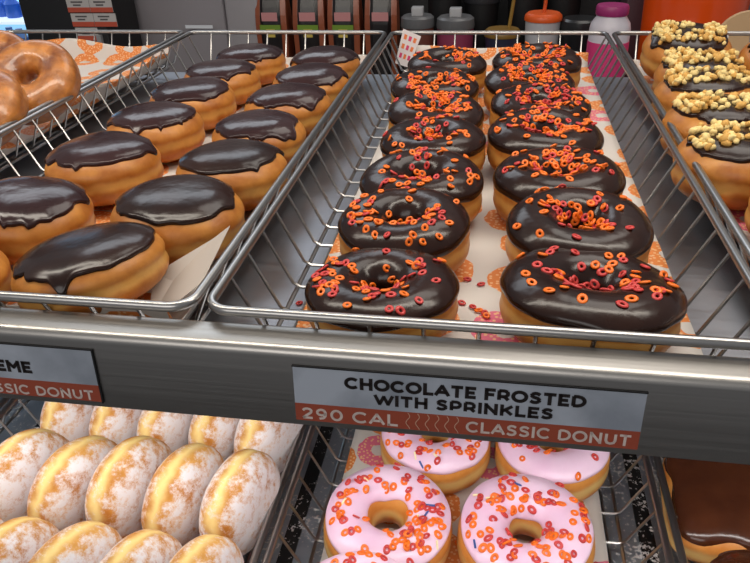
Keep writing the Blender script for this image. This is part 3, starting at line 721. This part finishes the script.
# ---- lower left, powdered rounds standing on edge
GQ = 'powdered sugar donuts'
POWD = []
for k in range(3):
    d = Puff(1000+k*3, R=0.0425, b=0.0206, ex=0.62, ez=0.9, groove=0.0010); v, f = d.dough(); POWD.append(mesh('powdered_donut', v, f, M['powder']))
rowsq = [
    ('front', -0.0160, 0.0000, [-0.2080, -0.1640, -0.1205, -0.0765, -0.0330], ),
    ('middle', 0.0640, 0.0015, [-0.2030, -0.1600, -0.1170, -0.0740, -0.0310]),
    ('rear', 0.1440, 0.0010, [-0.2000, -0.1570, -0.1140, -0.0710, -0.0310]),
]
pos = ['leftmost', 'second from left', 'centre one', 'second from right', 'rightmost']
i = 0
for rn, y, dz, xs in rowsq:
    for j, x in enumerate(xs):
        rr = random.Random(1100+i); o = link('powdered_donut', POWD[i % 3])
        sc = 1.0 + rr.uniform(-0.03, 0.02)
        o.rotation_euler = (Matrix.Rotation(-0.27+rr.uniform(-0.07, 0.07), 4, 'Z') @ Matrix.Rotation(R_(90)+rr.uniform(-0.08, 0.06), 4, 'Y') @ Matrix.Rotation(rr.choice((0, math.pi)), 4, 'Z')).to_euler()
        o.scale = (sc*0.92, sc*0.97, sc*0.95); o.location = (x, y+rr.uniform(-0.002, 0.002), LOWZ+BZ+0.0390*sc+dz)
        tag(o, 'powdered sugar donut standing on edge, %s of the %s row' % (pos[j], rn), 'donut', GQ); i += 1

# ---- lower right basket: chocolate square and round
def rsq(t, r=0.35):
    c, s = math.cos(t), math.sin(t); k = (abs(c)**5 + abs(s)**5)**(-1/5); return k
sq = empty('square_donut', (0.3300, 0.1260, LOWZ+BZ+0.0185), (0.03, 0, -0.10)); tag(sq, 'large square donut with flat glossy brown chocolate frosting, under the rail at lower right', 'donut')
def squarish(Rr, b, z0, ez, top_only, nt=96, npz=28, shrink=1.0, T=0.0):
    v = []; f = []; nn = fnoise(77, (2, 3, 5, 9), 0.0008)
    pmax = 1.12 if top_only else math.pi
    for j in range(1, npz+1 if top_only else npz):
        ph = pmax*j/npz
        for i_ in range(nt):
            th = 2*math.pi*i_/nt; q = math.sin(ph)**0.55 if ph < math.pi else 0
            r = (Rr*q)*rsq(th) + nn(th)*q - (0.0012*math.exp(-(math.cos(ph)/0.15)**2))
            z = b*sgn_pow(math.cos(ph), ez)
            if top_only:
                e = j/npz; k = max(0, 1-e**10)**0.5; r = r*(shrink + 0.025*math.sin(5*th+1)*e + 0.02*math.sin(8*th)*e) ; z += T*k - 0.0003*(1-k)
            v.append((r*math.cos(th), r*math.sin(th), z))
    v.append((0, 0, b+T)); top = len(v)-1; nr = (npz if top_only else npz-1)
    for i_ in range(nt): f.append((top, i_, (i_+1) % nt))
    for j in range(nr-1):
        for i_ in range(nt): f.append((j*nt+i_, (j+1)*nt+i_, (j+1)*nt+(i_+1) % nt, j*nt+(i_+1) % nt))
    if not top_only:
        v.append((0, 0, -b)); bt = len(v)-1
        for i_ in range(nt): f.append((bt, (nr-1)*nt+(i_+1) % nt, (nr-1)*nt+i_))
    return v, f
v, f = squarish(0.0500, 0.0185, 0, 0.8, False); link('dough', mesh('dough', v, f, M['dough_light']), sq)
v, f = squarish(0.0500, 0.0185, 0, 0.8, True, T=0.0022, shrink=0.985); link('icing', mesh('icing', v, f, M['choc_brown']), sq)
filled((0.3270, 0.0320, LOWZ+BZ+0.0270), (0.04, 0, 2.0), 1.0, 1201, 'round brown chocolate topped donut at the bottom right corner', 'lower shelf chocolate donuts', 'choc_brown', 1.0, dmat='dough_light')

# ---- loose sprinkles
def loose(me, loc, rot, lab):
    o = link('loose_sprinkle', me); o.location = loc; o.rotation_euler = rot; tag(o, lab, 'sprinkle', 'loose sprinkles')
LZ = -0.0333
for me, x, y, lab in (
    (SPR, 0.1375, 0.0640, 'red loop sprinkle fallen on the liner, nearest the front left donut'),
    (SPO, 0.1340, 0.0665, 'orange loop sprinkle fallen on the liner between the front donuts'),
    (SPR, 0.1305, 0.0700, 'red loop sprinkle on the liner touching the orange fallen one'),
    (SPR, 0.1240, 0.0735, 'red loop sprinkle on the liner close to the left row'),
    (SPR, 0.1260, 0.1010, 'red loop sprinkle alone on the white liner beside the second left donut'),
    (SPR, 0.1345, 0.0960, 'red loop sprinkle alone on the white liner midway between the rows'),
    (SPO, 0.1385, 0.0615, 'orange loop sprinkle at the right end of the fallen handful')):
    loose(me, (x, y, LZ), (0.1, 0.1, x*400), lab)
loose(SPR, (0.0185, 0.0960, -0.0553), (0, 0, 1), 'red loop sprinkle lying on the bare steel left of the front donuts')
for me, x, y, lab in ((SPO, 0.1275, 0.083, 'orange loop sprinkle on the lower liner between the two front pink donuts'),
                      (SPR, 0.2285, 0.078, 'red loop sprinkle on the lower liner right of the front pink donuts')):
    loose(me, (x, y, LOWZ+LZ), (0.1, 0.1, 2), lab)

# ------------------------------------------------------------------ behind the case
ct = empty('back_counter', (0, 1.0, -1.2)); tag(ct, 'dark counter behind the display where bags and tumblers stand', 'counter')
o = MB().box((-1.6, 0.86, -0.26), (1.6, 1.75, -0.225)).build('countertop', simple('dark_countertop', lin(34, 32, 34), 0.35), ct, False); local(o, ct)
o = MB().box((-1.58, 0.90, -1.2), (1.58, 1.70, -0.26)).build('counter_body', M['black'], ct, False); local(o, ct)
CZ = -0.225
# black cabinet with label cards
cb = empty('label_rack', (-0.73, 1.2, CZ)); tag(cb, 'black upright rack covered with small white and red labels', 'rack')
o = MB().box((-0.865, 1.155, CZ), (-0.676, 1.30, 0.12), 0.004).build('rack_body', M['black'], cb); local(o, cb)
o = MB().box((-0.700, 1.146, CZ), (-0.690, 1.155, -0.10)).build('latch', simple('pale_grey_plastic', lin(150, 150, 152), 0.4), cb, False); local(o, cb)
cardw = simple('card_white', lin(196, 190, 186), 0.5); cardr = simple('card_red', lin(196, 84, 60), 0.5); cardk = simple('card_print', lin(90, 84, 84), 0.5)
rown = ['top', 'second', 'third', 'lowest']
for c in range(2):
    for r in range(4):
        if c == 1 and r > 1: continue
        xa = -0.754 + 0.0520*c*0.98 + r*0.003; z1 = -0.0290 - 0.0285*r
        cd = empty('label_card', (xa, 1.1535, z1)); tag(cd, 'small white label with red lower band, %s in the %s column on the black rack' % (rown[r], ('left', 'right')[c]), 'label', 'labels on the black rack')
        o = MB().box((0, 0, -0.0262), (0.0500, 0.0012, 0)).build('card', cardw, cd, False)
        o = MB().box((0.0, -0.0003, -0.0262), (0.0500, 0, -0.0165)).build('red_band', cardr, cd, False)
        o = MB().box((0.010, -0.0004, -0.0075), (0.036, 0, -0.0045)).box((0.014, -0.0004, -0.0135), (0.031, 0, -0.0105)).build('print_lines', cardk, cd, False)
# drinks cooler, lit
co = empty('drinks_cooler', (-1.32, 1.65, CZ)); tag(co, 'brightly lit blue glass drinks cooler at the far upper left', 'cooler')
o = MB().box((-1.60, 1.74, CZ), (-1.05, 1.76, 0.35)).build('back_panel', simple('lit_blue_panel', lin(140, 195, 230), 0.5, emit=0.9), co, False); local(o, co)
for z in (-0.140, -0.075, 0.02, 0.10):
    o = MB().box((-1.58, 1.50, z-0.004), (-1.07, 1.74, z+0.003)).build('cooler_shelf', simple('white_shelf_edge', lin(225, 240, 250), 0.3, emit=0.8), co, False); local(o, co)
o = MB().box((-1.08, 1.49, CZ), (-1.05, 1.74, 0.35)).build('side_panel', M['darkgrey'], co, False); local(o, co)
cols = [lin(90, 130, 190), lin(190, 110, 90), lin(90, 110, 160), lin(200, 215, 235), lin(140, 90, 130), lin(40, 90, 180)]
k = 0
for z in (CZ+0.001, -0.136, -0.071):
    for q in range(7):
        bo = MB().lathe([(0.020, 0), (0.021, 0.004), (0.021, 0.035), (0.012, 0.046), (0.009, 0.052), (0.009, 0.058)], 14).build('drink_bottle', simple('drink_%d' % k, cols[(k*5+q) % 6], 0.3))
        bo.location = (-1.345+q*0.044, 1.56+0.02*(q % 2), z)
        tag(bo, 'small blurred drink bottle on a shelf of the lit cooler', 'bottle', 'bottles in the drinks cooler'); k += 1
# grey machine panels
gp = empty('grey_machine', (-0.52, 1.3, CZ)); tag(gp, 'tall smooth light grey machine housing behind the left basket', 'machine')
gm = simple('grey_enamel', lin(150, 144, 148), 0.32)
o = MB().box((-0.740, 1.32, CZ), (-0.475, 1.55, 0.40), 0.008).build('housing', gm, gp); local(o, gp)
o = MB().box((-0.470, 1.31, CZ), (-0.392, 1.55, 0.40), 0.006).build('side_panel', simple('grey_enamel_lighter', lin(160, 155, 158), 0.35), gp); local(o, gp)
o = MB().box((-0.565, 1.2995, -0.1150), (-0.500, 1.3005, -0.1080)).build('highlight_strip', simple('highlight_strip', lin(235, 238, 245), 0.3), gp, False); local(o, gp)  # pale strip paints a highlight on the grey housing
# black board added so the gaps between bags and tumblers stay dark
br = MB().box((-0.40, 1.42, CZ), (0.60, 1.46, 0.06), 0.004).build('gap_darkening_board', M['black']); tag(br, 'plain black board added to darken the gaps behind the coffee bags and tumblers', 'board')
# coffee bags
bagm = simple('black_foil_bag', lin(30, 24, 24), 0.28); bagc = simple('copper_foil_bag_side', lin(150, 80, 52), 0.3)
bagp = simple('bag_pink_label', lin(204, 140, 140), 0.5); bagg = simple('bag_green_band', lin(116, 148, 44), 0.5); bagy = simple('bag_yellow_patch', lin(208, 182, 84), 0.5)
def bag_body(w_, d_, h_):
    v = []; f = []; n = 12
    for j in range(n+1):
        t = j/n; z = h_*t; dd = d_*(1-0.85*max(0, (t-0.62)/0.38)**1.3)*(0.9+0.1*math.sin(t*3.1)); ww = w_*(1-0.02*math.sin(t*9))
        for cx, cy in ((-1, -1), (-0.7, -1.12), (0.7, -1.12), (1, -1), (1, 1), (0.7, 1.12), (-0.7, 1.12), (-1, 1)): v.append((cx*ww/2, cy*dd/2, z))
    for j in range(n):
        for i_ in range(8): f.append((j*8+i_, j*8+(i_+1) % 8, (j+1)*8+(i_+1) % 8, (j+1)*8+i_))
    f.append(tuple(range(7, -1, -1))); f.append(tuple(n*8+i_ for i_ in range(8))); return v, f
places = ['first', 'second', 'third', 'fourth']
for i, xc in enumerate((-0.364, -0.278, -0.199, -0.116)):
    bg = empty('coffee_bag', (xc, 1.33, CZ)); 
    v, f = bag_body(0.070, 0.050, 0.205); link('bag', mesh('bag', v, f, bagc, False), bg)
    v, f = bag_body(0.046, 0.056, 0.205); o = link('front_panel', mesh('front_panel', v, f, bagm, False), bg); o.location = (0, -0.0015, 0)
    MB().box((-0.018, -0.0335, 0.126), (0.018, -0.0322, 0.144), 0.0).build('pink_label', bagp, bg, False)
    if i < 3:
        MB().box((-0.0235, -0.0345, 0.102), (0.0235, -0.0325, 0.118)).build('green_band', bagg, bg, False)
        MB().box((-0.010, -0.0352, 0.092), (0.010, -0.0335, 0.109)).build('yellow_patch', bagy, bg, False)
    MB().box((-0.034, -0.010, 0.198), (0.034, 0.010, 0.212)).build('top_fold', bagm, bg, False)
    tag(bg, 'dark coffee bag with copper sides and pink label, %s from the left%s' % (places[i], ', no green band' if i == 3 else ''), 'bag', 'coffee bags on the back counter')
# tumblers
def tumbler(x, y, r, h, bodym, lidm, lab, lidh=0.03, spout=None, bandm=None, name='travel_tumbler'):
    t = empty(name, (x, y, CZ))
    MB().lathe([(r*0.80, 0), (r*0.82, 0.003), (r, h-lidh)], 28).build('cup', bodym, t)
    MB().lathe([(r*1.06, h-lidh), (r*1.08, h-lidh+0.004), (r*1.04, h-0.004), (r*0.90, h)], 28).build('lid', lidm, t)
    if bandm: MB().lathe([(r*0.93, h*0.42), (r*1.01, h*0.44), (r*1.03, h-lidh-0.002), (r*0.95, h-lidh)], 28).build('colour_band', bandm, t)
    if spout: MB().box((-0.012, -0.012, h-0.001), (0.012, 0.012, h+0.016), 0.003).build('spout', spout, t)
    tag(t, lab, 'cup', 'tumblers on the back counter'); return t
gl = simple('smoky_grey_lid', lin(98, 98, 100), 0.35); lt_ = simple('light_grey_spout', lin(170, 170, 172), 0.4)
tumbler(-0.0260, 1.22, 0.032, 0.152, simple('smoky_clear_cup', lin(86, 82, 80), 0.3), gl, 'grey lidded tumbler with a brown band, left of the pink banded one', 0.022, lt_, simple('brown_band', lin(110, 62, 50), 0.4))
tumbler(0.0510, 1.22, 0.036, 0.150, simple('smoky_cup', lin(92, 88, 92), 0.3), gl, 'grey lidded tumbler with a magenta pink band', 0.022, lt_, simple('magenta_band', lin(140, 56, 84), 0.4))
t3 = tumbler(0.1460, 1.20, 0.034, 0.130, simple('dark_blue_cup', lin(44, 46, 66), 0.3), simple('mustard_lid', lin(130, 98, 40), 0.4), 'dark tumbler with a mustard yellow lid and straw', 0.014)
MB().tube([(0.012, 0, 0.128), (0.020, 0.0, 0.20)], 0.0035, 8).build('straw', simple('mustard_straw', lin(150, 116, 50), 0.4), t3)
t4 = tumbler(0.2230, 1.20, 0.034, 0.160, simple('white_cup', lin(188, 188, 192), 0.4), simple('orange_lid', lin(226, 92, 30), 0.4), 'white tumbler with a bright orange lid', 0.014)
MB().tube([(0.0, 0, 0.148), (0.004, 0.0, 0.21)], 0.0035, 8).build('straw', simple('orange_straw', lin(214, 90, 40), 0.4), t4)
tumbler(0.2950, 1.20, 0.036, 0.150, simple('black_cup', lin(22, 22, 24), 0.3), simple('black_lid', lin(34, 34, 36), 0.3), 'all black tumbler between the orange lidded cup and pink bottle', 0.02)
for i, (x, hh) in enumerate(((0.02, 0.20), (0.10, 0.19), (0.19, 0.21), (0.27, 0.20))):
    tumbler(x, 1.33, 0.036, hh, M['black'], simple('dark_grey_lid', lin(44, 44, 48), 0.4), 'dark tumbler in the second row of the back counter', 0.03)  # second-row lids in one even dark grey
# pink and white bottle
pb = empty('sports_bottle', (0.3250, 1.02, CZ)); tag(pb, 'white and pink sports bottle with magenta cap behind the basket corner', 'bottle')
bw_ = simple('bottle_white', lin(212, 206, 214), 0.35)
MB().lathe([(0.032, 0), (0.034, 0.004), (0.034, 0.165), (0.032, 0.174), (0.025, 0.184), (0.024, 0.189)], 32).build('bottle_body', bw_, pb)
MB().lathe([(0.0345, 0.045), (0.0347, 0.047), (0.0347, 0.143), (0.0345, 0.145)], 32).build('pink_sleeve', simple('pink_sleeve', lin(216, 62, 122), 0.35), pb)
MB().lathe([(0.026, 0.187), (0.027, 0.189), (0.027, 0.200), (0.025, 0.203)], 28).build('cap', simple('magenta_cap', lin(160, 48, 110), 0.4), pb)
# dark purple pillar behind
dp = MB().box((0.388, 1.285, CZ), (0.455, 1.36, 0.25), 0.006).build('dark_dispenser', simple('plum_plastic', lin(78, 52, 60), 0.4)); tag(dp, 'tall plum coloured dispenser beside the orange canister', 'dispenser')
# orange canister and round board
oc = empty('orange_canister', (0.490, 1.16, CZ)); tag(oc, 'large glossy orange tapered canister behind the crumb donuts', 'canister')
MB().lathe([(0.080, 0), (0.084, 0.004), (0.092, 0.26), (0.090, 0.27)], 48).build('canister_body', simple('glossy_orange', lin(236, 82, 16), 0.25, coat=0.3), oc)
MB().lathe([(0.094, 0.268), (0.095, 0.272), (0.095, 0.29), (0.090, 0.295)], 48).build('lid', simple('orange_lid_dark', lin(206, 70, 14), 0.3), oc)
rb = empty('round_board', (0.5180, 0.92, CZ)); tag(rb, 'pale tan round board standing at the upper right edge', 'board')
tanm = simple('pale_tan_wood', lin(196, 160, 118), 0.5)
o = MB().lathe([(0.050, -0.004), (0.052, -0.002), (0.052, 0.002), (0.050, 0.004)], 40).build('board', tanm, rb); o.rotation_euler = (R_(78), 0, 0); o.location = (0, 0, 0.158)
MB().box((-0.03, -0.02, 0), (0.03, 0.03, 0.108), 0.004).build('stand', simple('brown_stand', lin(120, 78, 48), 0.5), rb)
# printed card in the rear corner of the centre basket
pc = empty('printed_card'); tag(pc, 'small white card with pink and orange print, rear corner of centre basket', 'card')
cv = [(0.0060, 0.651, -0.034), (0.0245, 0.651, -0.0400), (0.0390, 0.660, -0.002), (0.0160, 0.660, 0.0075)]
V3 = [Vector(q) for q in cv]; nn = (V3[1]-V3[0]).cross(V3[3]-V3[0]).normalized()*0.0004
MB().add([p for p in V3]+[p-nn*2 for p in V3], [(0,1,2,3),(7,6,5,4),(0,4,5,1),(1,5,6,2),(2,6,7,3),(3,7,4,0)]).build('card', simple('card_stock', lin(222, 214, 214), 0.5), pc, False)
ms = [simple('print_pink', lin(206, 60, 110), 0.5), simple('print_orange', lin(226, 120, 60), 0.5)]
for a in range(3):
    for b in range(3):
        u0, u1 = 0.14+a*0.27, 0.30+a*0.27; v0, v1 = 0.20+b*0.27, 0.34+b*0.27
        g_ = lambda u, t: V3[0].lerp(V3[1], u).lerp(V3[3].lerp(V3[2], u), t) + nn*0.8
        MB().add([g_(u0, v0), g_(u1, v0), g_(u1, v1), g_(u0, v1)], [(0, 1, 2, 3)]).build('print_mark', ms[(a+b+(b == 2)) % 2], pc, False)
